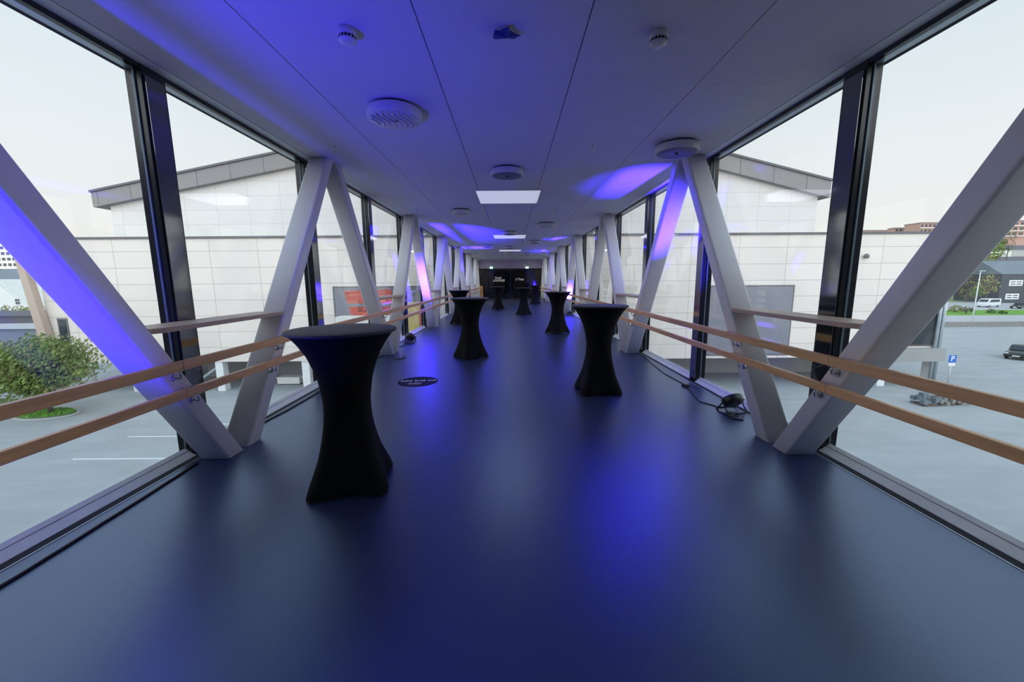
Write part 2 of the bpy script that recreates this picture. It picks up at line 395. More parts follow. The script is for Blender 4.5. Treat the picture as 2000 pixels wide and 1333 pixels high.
for s in (-1, 1):
    rail(s, .916, .848, 'upper'); rail(s, .714, .652, 'lower')

# ------------------------------------------------------------------ cocktail tables
def make_table():
    t = thing('cocktail_table', 'x', 'table', group='covered cocktail tables')
    ZT = 1.126; n = 64; rs = []; R = .357
    def sect(z, th):
        u = z/ZT
        # radius of a circle part and of a four-footed square part
        prof = [(0, .300), (.05, .285), (.12, .255), (.22, .215), (.33, .188), (.45, .166), (.56, .160), (.66, .170), (.76, .200), (.85, .240), (.92, .287), (.965, .325), (.985, .350), (1., .357)]
        for (a, ra), (c, rc) in zip(prof[:-1], prof[1:]):
            if a <= u <= c: r = ra+(rc-ra)*(u-a)/(c-a); break
        sq = max(0, min(1, (0.62-u)/.62))
        c4 = abs(math.cos(2*(th-math.pi/4)))                # 1 at the corners
        c4s = (1+math.cos(4*(th-math.pi/4)))/2
        k = 1 - sq*(.27*(1-c4s)**.8) + sq*.10*c4s**3
        return r*k*(1+.06*sq)
    us = [0, .02, .05, .09, .14, .2, .27, .34, .41, .48, .55, .62, .69, .75, .80, .85, .89, .92, .945, .965, .98, .99, .997]
    for k, u in enumerate(us):
        ring = []
        for i in range(n):
            th = 2*math.pi*i/n; r = sect(u*ZT, th); z = u*ZT
            c4s = (1+math.cos(4*(th-math.pi/4)))/2
            hem = .026*(1-c4s)**.7+.010                     # hem lifted between the feet
            z = z+hem*max(0, 1-u/.5)
            ring.append((r*math.cos(th), r*math.sin(th), z))
        rs.append(ring)
    MB().rings(rs, (False, False)).build('cover', m_cloth, t)
    MB().lathe([(.357, ZT-.020), (.3605, ZT-.012), (.358, ZT-.003), (.350, ZT), (.2, ZT+.001), (.02, ZT+.001)], n=64, caps=(True, True)).build('cover_top', m_clotht, t)
    for i in range(4):
        a = math.pi/4+i*math.pi/2
        MB().lathe([(.018, 0), (.022, .004), (.022, .012), (.012, .022)], (.312*math.cos(a), .312*math.sin(a), 0), 12).build('foot', m_foot, t)
    return t
T0 = make_table(); index_children()
TP = [(-1.165, 2.70, 12, 'large in the foreground on the left'),
      (1.13, 5.03, 4, 'nearest on the right side of the floor'),
      (-.775, 7.40, 38, 'second on the left, just behind the floor sticker'),
      (1.27, 10.75, 42, 'second on the right, beside a floor uplight'),
      (-1.72, 13.2, 45, 'close to the left windows, half hidden behind another'),
      (.53, 16.5, 40, 'standing nearest the middle of the far floor'),
      (-.655, 19.8, 30, 'slim and distant, in front of the left dark doors'),
      (1.46, 23.8, 30, 'smallest and farthest, near the right end')]
for i, (x, y, r, d) in enumerate(TP):
    t = T0 if i == 0 else copy_tree(T0)
    t.location = (x, y, 0); t.rotation_euler.z = rad(r)
    t['label'] = 'black stretch-covered cocktail table, '+d

# ------------------------------------------------------------------ ceiling things
def smoke(x, y, lab):
    t = thing('smoke_detector', lab, 'smoke detector', (x, y, H), 0, 'smoke detectors')
    MB().lathe([(.048, 0), (.056, -.004), (.058, -.035), (.055, -.044)], n=32).build('base', m_plw, t)
    MB().lathe([(.050, -.044), (.050, -.062)], n=32).build('chamber', m_blk, t)
    q = MB()
    for i in range(16):
        a = 2*math.pi*i/16; c, s_ = math.cos(a), math.sin(a)
        q.add([(c*.050-s_*.002, s_*.050+c*.002, -.043), (c*.050+s_*.002, s_*.050-c*.002, -.043), (c*.057+s_*.002, s_*.057-c*.002, -.043), (c*.057-s_*.002, s_*.057+c*.002, -.043),
               (c*.050-s_*.002, s_*.050+c*.002, -.063), (c*.050+s_*.002, s_*.050-c*.002, -.063), (c*.057+s_*.002, s_*.057-c*.002, -.063), (c*.057-s_*.002, s_*.057+c*.002, -.063)],
              [(0, 1, 2, 3), (4, 7, 6, 5), (0, 4, 5, 1), (1, 5, 6, 2), (2, 6, 7, 3), (3, 7, 4, 0)])
    q.build('fins', m_plw, t)
    MB().lathe([(.056, -.062), (.054, -.070), (.030, -.080), (.004, -.083)], n=32).build('cap', m_plw, t)
smoke(-1.03, 2.78, 'white round smoke detector on the ceiling left of the blue tape')
smoke(.97, 2.83, 'white round smoke detector on the ceiling right of the blue tape')
def vent(x, y, kind, lab, R=.25):
    t = thing('ceiling_vent', lab, 'ceiling vent', (x, y, H), 0, 'round ceiling air vents')
    MB().lathe([(R*.86, 0), (R*.86, -.018)], n=48).build('collar', m_blk, t)
    MB().lathe([(R*.93, -.018), (R*.98, -.022), (R, -.034), (R, -.088), (R*.975, -.098), (R*.92, -.100)], n=56).build('housing', m_plw, t)
    q = MB()
    if kind == 'swirl':
        MB().lathe([(R*.93, -.098), (R*.92, -.1005), (.01, -.1005)], n=48).build('face', m_plw, t)
        for k in range(9):                                     # curved blades, each a thin tilted ridge
            ox = -.20+.05*k; pts = []
            for j in range(17):
                v = -1+2*j/16; xx = ox+.030*math.sin(v*3.4+.6); yy = v*.2
                if xx*xx+yy*yy < (R*.9)**2: pts.append((xx, yy, -.101-.006))
            if len(pts) > 3: q.tube(pts, .0065, 6)
        q.build('blade', m_plw, t)
        MB().lathe([(.022, -.100), (.022, -.114), (.003, -.116)], n=16).build('screw', m_plg, t)
    else:
        MB().lathe([(R*.92, -.0995), (R*.91, -.1015), (.01, -.1015)], n=48).build('face', m_plg, t)
        for k in range(5): q.lathe([(R*(.2+.15*k), -.1015), (R*(.2+.15*k)+.004, -.1045), (R*(.2+.15*k)+.008, -.1015)], n=40, caps=(False, False))
        q.build('face_ring', m_plg, t)
        MB().lathe([(.02, -.101), (.018, -.116), (.003, -.117)], n=16).build('screw', m_blk, t)
VT = [(-1.07, 3.95, 'swirl', 'large white round vent with wavy blades, nearest on the ceiling left', .25),
      (1.985, 4.98, 'flat', 'white round vent lit blue at the right edge of the ceiling', .25),
      (-.045, 5.98, 'flat', 'white round vent with grey face on the centre line before the first light panel', .235),
      (-1.12, 9.25, 'swirl', 'small bladed ceiling vent on the left just past the first light panel', .20),
      (1.02, 11.5, 'swirl', 'small bladed ceiling vent on the right between first and second light panels', .25),
      (-.04, 13.4, 'flat', 'round centre vent directly before the second light panel', .25),
      (1.0, 16.5, 'flat', 'grey round vent to the right past the second light panel', .25),
      (-1.05, 18.3, 'flat', 'grey round vent to the left past the second light panel', .25),
      (-.04, 19.3, 'flat', 'round centre vent before the third light panel', .25),
      (-.04, 23.5, 'flat', 'round centre vent just past the third light panel', .25),
      (1.0, 24.0, 'flat', 'farthest grey round vent on the right of the ceiling', .25)]
for v in VT: vent(*v)
for i, (x, y, lab) in enumerate([(-2.09, 4.99, 'tiny ceiling sprinkler above the nearest left apex of columns'), (1.0, 5.03, 'tiny ceiling sprinkler left of the blue-lit vent'),
                    (-2.09, 9.1, 'tiny ceiling sprinkler farther along the left ceiling edge'), (.98, 9.05, 'tiny ceiling sprinkler beside the first light panel')]):
    t = thing('sprinkler', lab, 'sprinkler', (x, y, H), 0, 'ceiling sprinklers')
    MB().lathe([(.022, 0), (.022, -.004), (.008, -.006), (.008, -.022), (.004, -.028)], n=16).build('body', m_chrome, t)
    q = MB().tube([(-.010, 0, -.018), (-.013, 0, -.030), (0, 0, -.044)], .002, 6); q.tube([(.010, 0, -.018), (.013, 0, -.030), (0, 0, -.044)], .002, 6); q.build('frame', m_chrome, t)
    MB().lathe([(.017, -.043), (.017, -.045)], n=16).build('deflector', m_chrome, t)
for i, (y, lab) in enumerate(zip(LY, ('nearest square ceiling light panel, largest of three', 'second square ceiling light panel, between nearest and farthest', 'third and smallest glowing ceiling light panel'))):
    t = thing('light_panel', lab, 'ceiling light', (XC, y, H), 0, 'square ceiling light panels')
    w = .592; l = .612
    MB().box(-w, w, -l, -l+.012, -.012, 0).box(-w, w, l-.012, l, -.012, 0).box(-w, -w+.012, -l+.012, l-.012, -.012, 0).box(w-.012, w, -l+.012, l-.012, -.012, 0).build('frame', m_lframe, t)
    MB().box(-w+.012, w-.012, -l+.012, l-.012, -.008, -.001).build('diffuser', m_lamp, t)
    ld = bpy.data.lights.new('panel_light', 'AREA'); ld.shape = 'SQUARE'; ld.size = 1.1; ld.energy = 9; ld.color = (.85, .88, 1.)
    lo = bpy.data.objects.new('panel_light', ld); COL.objects.link(lo); lo.parent = t; lo.location = (0, 0, -.02)
# blue masking tape over a covered detector
t = thing('taped_detector', 'ceiling detector covered with crumpled dark blue tape', 'detector', (-.02, 2.80, H))
MB().lathe([(.045, 0), (.048, -.01), (.046, -.03), (.02, -.036)], n=24).build('base', m_plw, t)
b = MB(); pts = []
out = [(-.085, .03), (-.06, .045), (-.03, .025), (.0, .03), (.04, .02), (.055, .035), (.095, .0), (.05, -.012), (.03, -.05), (.018, -.075), (-.02, -.06), (-.04, -.035), (-.07, -.05), (-.078, -.02)]
b.add([(x, y-.01, -.038-random.uniform(-.006, .010)) for x, y in out]+[(x, y-.01, -.032-random.uniform(-.006, .006)) for x, y in out]+[(0, -.015, -.055), (0, -.01, -.03)],
      [(i, (i+1) % 14, 28) for i in range(14)]+[(14+(i+1) % 14, 14+i, 29) for i in range(14)]+[(i, i+14, (i+1) % 14+14, (i+1) % 14) for i in range(14)])
b.build('tape', m_tape, t)

# ------------------------------------------------------------------ LED floor uplights
BLUE = (.034, .012, 1.0)
def uplight(x, y, aim, power, cone, lab, rz=0, blend=.55, col=BLUE):
    t = thing('floor_uplight', lab, 'stage light', (x, y, 0), rz, 'LED floor uplights')
    d = (Vector(aim)-Vector((x, y, .13))).normalized()
    q = d.to_track_quat('Z', 'Y'); base = Matrix.Rotation(-rz, 4, 'Z') @ Matrix.Translation((0, 0, 0))
    M = Matrix.Translation((0, 0, .12)) @ (Matrix.Rotation(-rz, 4, 'Z') @ q.to_matrix().to_4x4())
    body = MB().lathe([(.06, -.055), (.095, -.045), (.108, -.02), (.110, .02), (.104, .034), (.092, .034)], n=28).build('housing', m_blk, t); body.matrix_local = M
    lens = MB().lathe([(.091, .028), (.091, .032), (.002, .033)], n=28).build('lens', m_lens, body)
    br = MB()
    for sg in (-1, 1):
        br.tube([(sg*.118, 0, .12), (sg*.118, -.03, .06), (sg*.118, -.09, .010), (sg*.10, -.11, .006)], .008, 6)
        br.tube([(sg*.118, 0, .12), (sg*.118, .03, .06), (sg*.118, .09, .010), (sg*.10, .11, .006)], .008, 6)
    br.tube([(-.10, -.11, .007), (.10, -.11, .007)], .007, 6); br.tube([(-.10, .11, .007), (.10, .11, .007)], .007, 6)
    br.build('bracket', m_blk, t)
    MB().lathe([(.016, -.01), (.018, 0), (.016, .01)], (.132, 0, .12), 12).build('knob', m_blk, t)
    ld = bpy.data.lights.new('uplight_beam', 'SPOT'); ld.energy = power; ld.color = col; ld.spot_size = rad(cone); ld.spot_blend = blend; ld.shadow_soft_size = .05
    lo = bpy.data.objects.new('uplight_beam', ld); COL.objects.link(lo); lo.parent = t
    lo.matrix_local = M @ Matrix.Translation((0, 0, .06)) @ Matrix.Rotation(math.pi, 4, 'X')
    return t
uplight(2.44, 4.20, (2.06, 6.75, 3.03), 9500, 28, 'black floor uplight with cables by the right windows, nearest in view', rad(10), 1.)
uplight(2.44, 16.3, (2.1, 16.0, 3.03), 8000, 36, 'glowing floor uplight behind the covered table on the right', 0, 1.)
uplight(2.42, 22.6, (2.05, 22.2, 3.03), 8000, 36, 'far floor uplight on the right before the bright column', 0, 1.)
uplight(2.30, 26.5, (2.30, 24.6, 1.7), 3500, 50, 'farthest floor uplight by the right columns', 0, 1.)
uplight(-2.42, 9.35, (-2.0, 13.4, 3.03), 10000, 44, 'black floor uplight in a tangle of cable by the left windows', 0, 1.)
uplight(-2.33, 19.3, (-1.9, 19.8, 3.03), 6500, 40, 'far floor uplight at the left windows', 0, 1.)
uplight(-2.33, .50, (-1.78, 3.40, 3.03), 520, 76, 'floor uplight close to the left windows just outside the view', 0, 1.)
# warm downlight at the far end
for sx in (-1, 1):
    t = thing('downlight', 'small warm ceiling downlight near the far doors, %s of the pair' % ('left' if sx < 0 else 'right'), 'ceiling light', (XC+sx*1.5, 29.3, H))
    MB().lathe([(.07, 0), (.07, -.006), (.05, -.006)], n=24).build('rim', m_plw, t)
    ld = bpy.data.lights.new('downlight_lamp', 'SPOT'); ld.energy = 40; ld.color = (1., .72, .45); ld.spot_size = rad(130); ld.shadow_soft_size = .05
    lo = bpy.data.objects.new('downlight_lamp', ld); COL.objects.link(lo); lo.parent = t; lo.location = (0, 0, -.02)

# cables
def cable(pts, lab, r=.006, wig=.0):
    P = []
    for a, c in zip(pts[:-1], pts[1:]):
        for k in range(6):
            u = k/6; P.append((a[0]+(c[0]-a[0])*u+random.uniform(-wig, wig), a[1]+(c[1]-a[1])*u, a[2]+(c[2]-a[2])*u if len(a) > 2 else r))
    P.append((pts[-1][0], pts[-1][1], r))
    return tag(MB().tube(P, r, 6).build('cable', m_blk), lab, 'cable')
cable([(-2.50, -1.), (-2.485, .8), (-2.47, 1.8), (-2.50, 2.4), (-2.54, 3.0)], 'black cable along the floor edge at the front left', .008, .003)
cable([(-2.60, 3.55), (-2.55, 4.3), (-2.54, 5.6), (-2.57, 7.0), (-2.52, 7.6)], 'black cable along the left floor edge behind the first columns', .008, .004)
cable([(2.42, 4.1), (2.33, 4.0), (2.28, 4.15), (2.34, 4.35), (2.24, 4.5), (2.27, 4.7), (2.33, 5.0), (2.36, 5.15)], 'black cable curling from the nearest uplight to a plug', .006, .004)
cable([(2.40, 5.26), (2.36, 5.9), (2.42, 6.6), (2.50, 7.3), (2.52, 8.2)], 'black cable running on along the right floor edge', .006, .004)
cable([(2.45, 4.0), (2.38, 3.88), (2.30, 3.92), (2.30, 4.02), (2.40, 4.06)], 'loop of black cable in front of the nearest uplight', .007, .004)
cable([(-2.36, 9.2), (-2.30, 9.0), (-2.42, 8.9), (-2.50, 9.05), (-2.38, 9.25), (-2.28, 9.15), (-2.45, 8.75), (-2.52, 8.4)], 'tangled black cable around the left uplight', .009, .02)
cable([(-2.10, 7.55), (-2.02, 7.35), (-2.12, 7.2), (-2.24, 7.3), (-2.3, 7.55)], 'small loop of black cable at the foot of a left column', .009, .01)
tag(MB().box(-.035, .035, -.05, .05, 0, .035).build('plug_adapter', m_blk, None, .006, (2.375, 5.21, 0), rad(15)), 'small black plug adapter on the cable by the right windows', 'plug')

# floor sticker
t = thing('floor_sticker', 'round navy floor sticker with white upside-down lettering', 'sticker', (-1.36, 5.575, 0))
MB().lathe([(.285, 0.0005), (.285, .0022)], n=64).build('disc', m_sticker, t)
RZ = Matrix.Rotation(math.pi+.10, 4, 'Z')
text_mesh('lettering', 'GO BLIR DEG', .082, m_print, t, Matrix.Translation((0, .045, .0026)) @ RZ, .0004, bold=.0015, spacing=1.05)
text_mesh('small_lettering', 'ARENA', .060, m_print, t, Matrix.Translation((-.02, -.10, .0026)) @ RZ, .0004, bold=.001)
b = MB(); q = [(.10*math.cos(a), .035*math.sin(a)) for a in [math.pi*(1.05+.9*i/16) for i in range(17)]]
b.tube([(x-.02, y-.145, .0026) for x, y in q], .0025, 4); b.build('arc_line', m_printp, t)

# exit signs and far-end signs
for i, (x, lab) in enumerate(((-1.52, 'left'), (1.27, 'right'))):
    t = thing('exit_sign', 'small glowing green exit sign above the dark doors, %s one' % lab, 'sign', (x, YE-.06, 2.40))
    MB().box(-.10, .10, -.02, .02, -.06, .06).build('sign_box', m_exit, t)
    MB().box(-.08, -.02, -.024, -.0205, -.05, .05).box(.0, .07, -.024, -.0205, -.02, .02).box(.05, .085, -.024, -.0205, -.04, .04).build('running_symbol', m_exitw, t)
def standing_sign(x, lines, lab, mark=False):
    t = thing('banner_stand', lab, 'sign', (x, YE-.5, 0))
    MB().box(-.42, .42, -.015, .015, .05, 2.15).build('banner', m_cloth, t)
    MB().box(-.44, .44, -.10, .10, 0, .06).build('base', m_blk, t, .01)
    for txt, dx, z, sz in lines:
        text_mesh('lettering', txt, sz, m_print, t, Matrix.Translation((dx, -.018, z)) @ Matrix.Rotation(math.pi/2, 4, 'X'), .001, bold=.006)
    if mark:
        b = MB()
        for k in (0, 1): b.add([(-.27+.06*k, -.017, 1.42), (-.24+.06*k, -.017, 1.42), (-.18+.06*k, -.017, 1.58), (-.21+.06*k, -.017, 1.58), (-.27+.06*k, -.0155, 1.42), (-.24+.06*k, -.0155, 1.42), (-.18+.06*k, -.0155, 1.58), (-.21+.06*k, -.0155, 1.58)],
                              [(0, 1, 2, 3), (7, 6, 5, 4), (0, 4, 5, 1), (1, 5, 6, 2), (2, 6, 7, 3), (3, 7, 4, 0)])
        b.build('slash_mark', m_print, t)
standing_sign(-.92, [('TALK', -.06, 1.60, .22), ('LOUNGE', 0, 1.41, .22)], 'black banner with white two-line lettering LOUNGE before the far doors')
standing_sign(.62, [('Tess', .16, 1.50, .24)], 'black banner with slash mark and short white word before the far doors', True)
tag(MB().box(X(-1, 2.42), X(-1, 2.10), 30.45, 30.51, 0, 1.02).build('timber_panel', m_warmbox, None, .005), 'narrow timber end panel beside the far left railing', 'panel')

# ================================================================== outside
GZ = -7.3; YF = 31.0
def at(x, y, Y):
    d = RT*((x-1000)/F) - UP*((y-666.5)/F) + FW; k = Y/d.y
    return Vector((d.x*k, Y, 1.45+d.z*k))
def atz(x, y, Z):
    d = RT*((x-1000)/F) - UP*((y-666.5)/F) + FW; k = (Z-1.45)/d.z
    return Vector((d.x*k, d.y*k, Z))
g = MB().box(-180, 72, -120, 260, GZ-.4, GZ).box(72, 300, -120, 52, GZ-.4, GZ)
struct(MB().box(-220, 320, -120, 69, GZ-.4, GZ).build('ground', m_asph), 'wet grey asphalt of the parking area', 'ground')
struct(MB().box(-220, 320, 69, 400, GZ-.6, GZ-.01+.0).build('hill_base', m_hill), 'ground beyond the car park', 'ground')
# lower building volume; the bridge runs into it
ZS = at(450, 707, YF).z; ZP = at(300, 467, YF).z
XL = at(88, 600, YF).x; XR = at(1842, 600, YF).x
bt = thing('arena_building', 'large pale panelled building the bridge runs into, with dark gabled fascia', 'building', (0, YF, GZ))
def bb(bm, name, m, bev=0):
    bm.v = [(x, y-YF, z-GZ) for x, y, z in bm.v]; return bm.build(name, m, bt, bev)
XI = 2.95
w = MB()
w.box(XL, X(-1, XI), YF, YF+.4, ZS, ZP).box(X(1, XI), XR, YF, YF+.4, ZS, ZP)
w.box(X(-1, XI), X(1, XI), YF, YF+.4, H+.42, ZP).box(X(-1, XI), X(1, XI), YF, YF+.4, ZS, -.32)
bb(w, 'lower_wall', m_fac)
bb(MB().box(XL, XR, YF-.10, YF+.6, ZP, ZP+.16), 'coping', m_coping)
bb(MB().box(XL+.2, XR-.2, YF+.4, YF+26, ZP-.6, ZP-.1).box(XL, XL+.4, YF+.4, YF+26, ZS, ZP).box(XR-.4, XR, YF+.4, YF+26, ZS, ZP).box(XL, XR, YF+.4, YF+26, ZS, ZS+.2), 'roof_deck', m_under)
bb(MB().box(XL+8, XR-3, YF+5.2, YF+5.5, GZ, ZS), 'recessed_wall', m_under)
YG = 33.5
gl, gr_ = at(190, 379, YG), at(1615, 357, YG); gm = at(1021, 204, YG)
w = MB().poly([(gl.x+.9, ZP-.2), (gr_.x-.6, ZP-.2), (gr_.x-.6, gr_.z-.3), (gm.x, gm.z-.3), (gl.x+.9, gl.z-.3)], YG, YG+.5); bb(w, 'gable_wall', m_facu)
fas = MB()
for a, c in ((gl, gm), (gm, gr_)):
    fas.poly([(a.x, a.z), (a.x, a.z-1.12), (c.x, c.z-1.25), (c.x, c.z)], YG-.5, YG+20)
bb(fas, 'gable_fascia', m_facg)
e = MB()
for a, c in ((gl, gm), (gm, gr_)): e.poly([(a.x-.05, a.z+.16), (a.x-.05, a.z), (c.x, c.z), (c.x, c.z+.16)], YG-.62, YG+20)
bb(e, 'roof_edge', m_coping)
# leaning end fin of the facade
f0, f1 = at(33, 524, YF-.6), at(47, 524, YF-.6); b0, b1 = at(71, 648, YF-.6), at(88, 648, YF-.6)
def lerpx(a, c, z): return a.x+(c.x-a.x)*(z-a.z)/(c.z-a.z)
fin = MB().poly([(lerpx(f0, b0, GZ), GZ), (lerpx(f1, b1, GZ), GZ), (lerpx(f1, b1, ZP), ZP), (lerpx(f0, b0, ZP), ZP)], YF-.6, YF-.15)
bb(fin, 'end_fin', m_tan)
for px in (275, 438, 604, 1712, 1808):
    c = at(px, 740, YF+.5); bb(MB().box(c.x-.3, c.x+.3, YF+.1, YF+.7, GZ, ZS), 'undercroft_column', m_wfr)
for px0, px1, ya, yb2 in ((380, 432, 770, 712), (1560, 1612, 766, 742)):
    a, c = at(px0, ya, YF+1.5), at(px1, yb2, YF+1.5)
    q = MB().tube([(a.x, YF+1.5, max(a.z, GZ+.1)), (c.x, YF+1.5, min(c.z, ZS))], .14, 8); bb(q, 'brace', m_alu)
def facade_window(x0, y0, x1, y1, m, Y=YF, fr=m_coping):
    a, c = at(x0, y0, Y), at(x1, y1, Y)
    o = bb(MB().box(a.x, c.x, Y-.06, Y, c.z, a.z), 'window', fr)
    MB_ = MB().box(a.x+.12, c.x-.12, Y-.09, Y-.061, c.z+.12, a.z-.12); MB_.v = [(x, y-YF, z-GZ) for x, y, z in MB_.v]
    MB_.build('pane', m, o); return a, c
facade_window(112, 622, 141, 676, m_win)
facade_window(1385, 558, 1538, 694, m_mural)
facade_window(1756, 600, 1831, 676, m_win)
a, c = at(1740, 680, YF), at(1832, 704, YF); bb(MB().box(a.x, c.x, YF-.5, YF, c.z, a.z), 'fascia_band', m_under)
# downpipes at the right-hand corner
for k, px in enumerate((1838, 1846)): 
    c = at(px, 600, YF-.2); bb(MB().tube([(c.x, YF-.2, GZ), (c.x, YF-.2, ZP)], .12, 8), 'downpipe', m_alu)
# wall lamp on the right facade and little lamp on the gable
lp = at(1690, 500, YF-.1); bb(MB().lathe([(.12, -.2), (.2, -.05), (.1, .15)], (lp.x, YF-.22, lp.z), 12), 'wall_lamp', m_coping)
# display window with red mural and yellow poster
a, c = facade_window(650, 560, 832, 640, m_mural)
dx = thing('mural_panel', 'red mural panel with dark lettering on the pale building seen through left windows', 'mural', (a.x+2.6, YF-.16, (a.z+c.z)/2))
hh = (a.z-c.z)/2
MB().add([(-1.7, 0, hh*.78), (1.95, 0, hh*.86), (2.2, 0, -hh*.95), (-1.1, 0, -hh*.85), (-1.7, .05, hh*.78), (1.95, .05, hh*.86), (2.2, .05, -hh*.95), (-1.1, .05, -hh*.85)],
         [(0, 1, 2, 3), (7, 6, 5, 4), (0, 4, 5, 1), (1, 5, 6, 2), (2, 6, 7, 3), (3, 7, 4, 0)]).build('backing', m_red, dx)
MB().box(-1.5, 1.9, -.012, -.002, .05, .30).box(-1.2, 2.0, -.012, -.002, -hh*.93, -hh*.80).build('grey_band', m_mural, dx)
for txt, z, sz, m in (('SURING', -.22, .62, m_maroon), ('OOOO', -.95, .70, m_orange), ('MAT', .72, .62, m_orange)):
    text_mesh('lettering', txt, sz, m, dx, Matrix.Translation((.35, -.006, z)) @ Matrix.Rotation(rad(3), 4, 'Y') @ Matrix.Rotation(math.pi/2, 4, 'X'), .004, bold=.012)
a2, c2 = at(797, 590, YF-.3), at(827, 652, YF-.3)
pt = thing('yellow_poster', 'tall yellow poster with red stripe on the pale building seen through left windows', 'poster', ((a2.x+c2.x)/2, YF-.3, (a2.z+c2.z)/2))
pw, ph = (c2.x-a2.x)/2+.35, (a2.z-c2.z)/2
MB().box(-pw, pw, -.02, .02, -ph, ph).build('sheet', m_yel, pt); MB().box(pw*.3, pw*.75, -.024, -.021, -ph*.6, ph*.7).build('stripe', m_red, pt)
a, c = at(662, 618, YF-.9), at(768, 634, YF-.9); tag(MB().box(a.x, c.x, YF-1.6, YF-.25, c.z, a.z).build('canopy', m_hw, None, .03), 'low white canopy under the red mural', 'canopy')
# white boxes in the undercroft
for px0, py0, px1, py1, lab in ((540, 738, 585, 754, 'wide white crate in the undercroft seen between left columns'), (590, 737, 606, 757, 'tall white crate beside the wide one in the undercroft')):
    q0, q1 = at(px0, py0, YF+1.8), at(px1, py1, YF+1.8)
    t = thing('storage_crate', lab, 'crate', ((q0.x+q1.x)/2, YF+2.3, GZ)); wd = (q1.x-q0.x)/2; hh = q0.z-GZ
    MB().box(-wd, wd, -.45, .45, .08, hh-.08).build('body', m_hw, t, .02); MB().box(-wd-.03, wd+.03, -.48, .48, hh-.08, hh).build('lid', m_wfr, t, .01)
    MB().box(-wd*.9, -wd*.7, -.4, .4, 0, .08).box(wd*.7, wd*.9, -.4, .4, 0, .08).build('skid', m_hd, t)

# parking lines
for i, (x0, x1, y, lab) in enumerate(((395, 470, 829, 'nearer'), (300, 460, 853, 'middle'), (200, 345, 897, 'front'))):
    a, c = atz(x0, y, GZ), atz(x1, y, GZ)
    tag(MB().box(a.x-1.5, c.x+2.5, a.y-.06, a.y+.06, GZ, GZ+.004).build('parking_line', m_line), 'white parking line on asphalt below the left windows, %s of three' % ('farthest', 'middle', 'closest')[i], 'road marking', 'parking lines')

# vegetation
def leaves(b, c, rr, n, s, mi=0):
    for _ in range(n):
        while True:
            p = Vector((random.uniform(-1, 1), random.uniform(-1, 1), random.uniform(-1, 1)))
            if .25 < p.length < 1: break
        p = Vector((p.x*rr[0], p.y*rr[1], p.z*rr[2]))+Vector(c)
        a = Vector((random.gauss(0, 1), random.gauss(0, 1), random.gauss(0, .6))).normalized(); u = a.orthogonal().normalized(); v = a.cross(u)
        k = s*random.uniform(.6, 1.3)
        b.add([p-u*k, p+v*k*.5+a*k*.1, p+u*k, p-v*k*.5+a*k*.1], [(0, 1, 2, 3)], random.choice((mi, mi, mi+1)) if mi == 0 else mi)
def tree(name, lab, base, h, crown, ntuft, nleaf, s, mats, trunk_r=.1, group=None, cat='tree'):
    t = thing(name, lab, cat, base, 0, group)
    tips = []
    q = MB(); zc = h-crown[2]
    q.tube([(0, 0, 0), (.05, .02, zc*.4), (.0, .05, zc*.8), (.1, 0, h*.8)], [trunk_r*1.2, trunk_r, trunk_r*.8, trunk_r*.3], 8)
    for i in range(9):
        a = i*2.4; z0 = zc*(.45+.05*i)
        e = Vector((math.cos(a)*crown[0]*.75, math.sin(a)*crown[1]*.75, zc+crown[2]*random.uniform(-.4, .6)))
        q.tube([(0, .03, z0), (e.x*.45, e.y*.45, z0+(e.z-z0)*.6), tuple(e)], [trunk_r*.5, trunk_r*.3, trunk_r*.1], 6)
    q.build('trunk', m_bark, t)
    b = MB()
    for k in range(ntuft):
        while True:
            p = Vector((random.uniform(-1, 1), random.uniform(-1, 1), random.uniform(-1, 1)))
            if p.length < 1: break
        c = (p.x*crown[0]*.8, p.y*crown[1]*.8, zc+p.z*crown[2]*.8); r = random.uniform(.28, .42)
        leaves(b, c, (crown[0]*r, crown[1]*r, crown[2]*r), nleaf, s)
    b.build('foliage', mats, t)
    return t
tb = atz(100, 812, GZ)
tree('leafy_tree', 'bushy green tree on an oval planted island below the left windows', (tb.x, tb.y, GZ+.22), 5.3, (3.1, 2.8, 2.15), 90, 130, .115, [m_leaf, m_leaf2], .11)
isl = thing('planted_island', 'oval kerbed island of low green planting around the leafy tree', 'planting bed', (tb.x-.3, tb.y, GZ))
def oval(rx, ry, z0, z1, n=40): return [[(rx*math.cos(2*math.pi*i/n), ry*math.sin(2*math.pi*i/n), z) for i in range(n)] for z in (z0, z1)]
MB().rings(oval(1.95, 1.1, 0, .12)).build('kerb', m_kerb, isl); MB().rings(oval(1.75, .92, .12, .2)).build('soil_planting', m_isl, isl)
b = MB()
for _ in range(900):
    a = random.uniform(0, 6.28); r = math.sqrt(random.random()); x, y = 1.7*r*math.cos(a), .9*r*math.sin(a); k = .07
    b.add([(x-k, y, .2), (x+k, y, .2), (x+random.uniform(-k, k), y+random.uniform(-k, k), .2+random.uniform(.05, .15))], [(0, 1, 2)])
b.build('grass_blades', m_grass, isl)
tb2 = atz(-60, 800, GZ)
tree('leafy_tree', 'darker tree partly cut by the left edge of the picture', (tb2.x, tb2.y+1, GZ+.2), 4.8, (2.6, 2.4, 1.9), 50, 110, .115, [m_leafd, m_leaf], .11)
isl2 = thing('planted_island', 'planted island at the left edge of the picture', 'planting bed', (tb2.x, tb2.y+1, GZ))
MB().rings(oval(2.2, 1.1, 0, .12)).build('kerb', m_kerb, isl2); MB().rings(oval(2.0, .92, .12, .2)).build('soil_planting', m_isl, isl2)

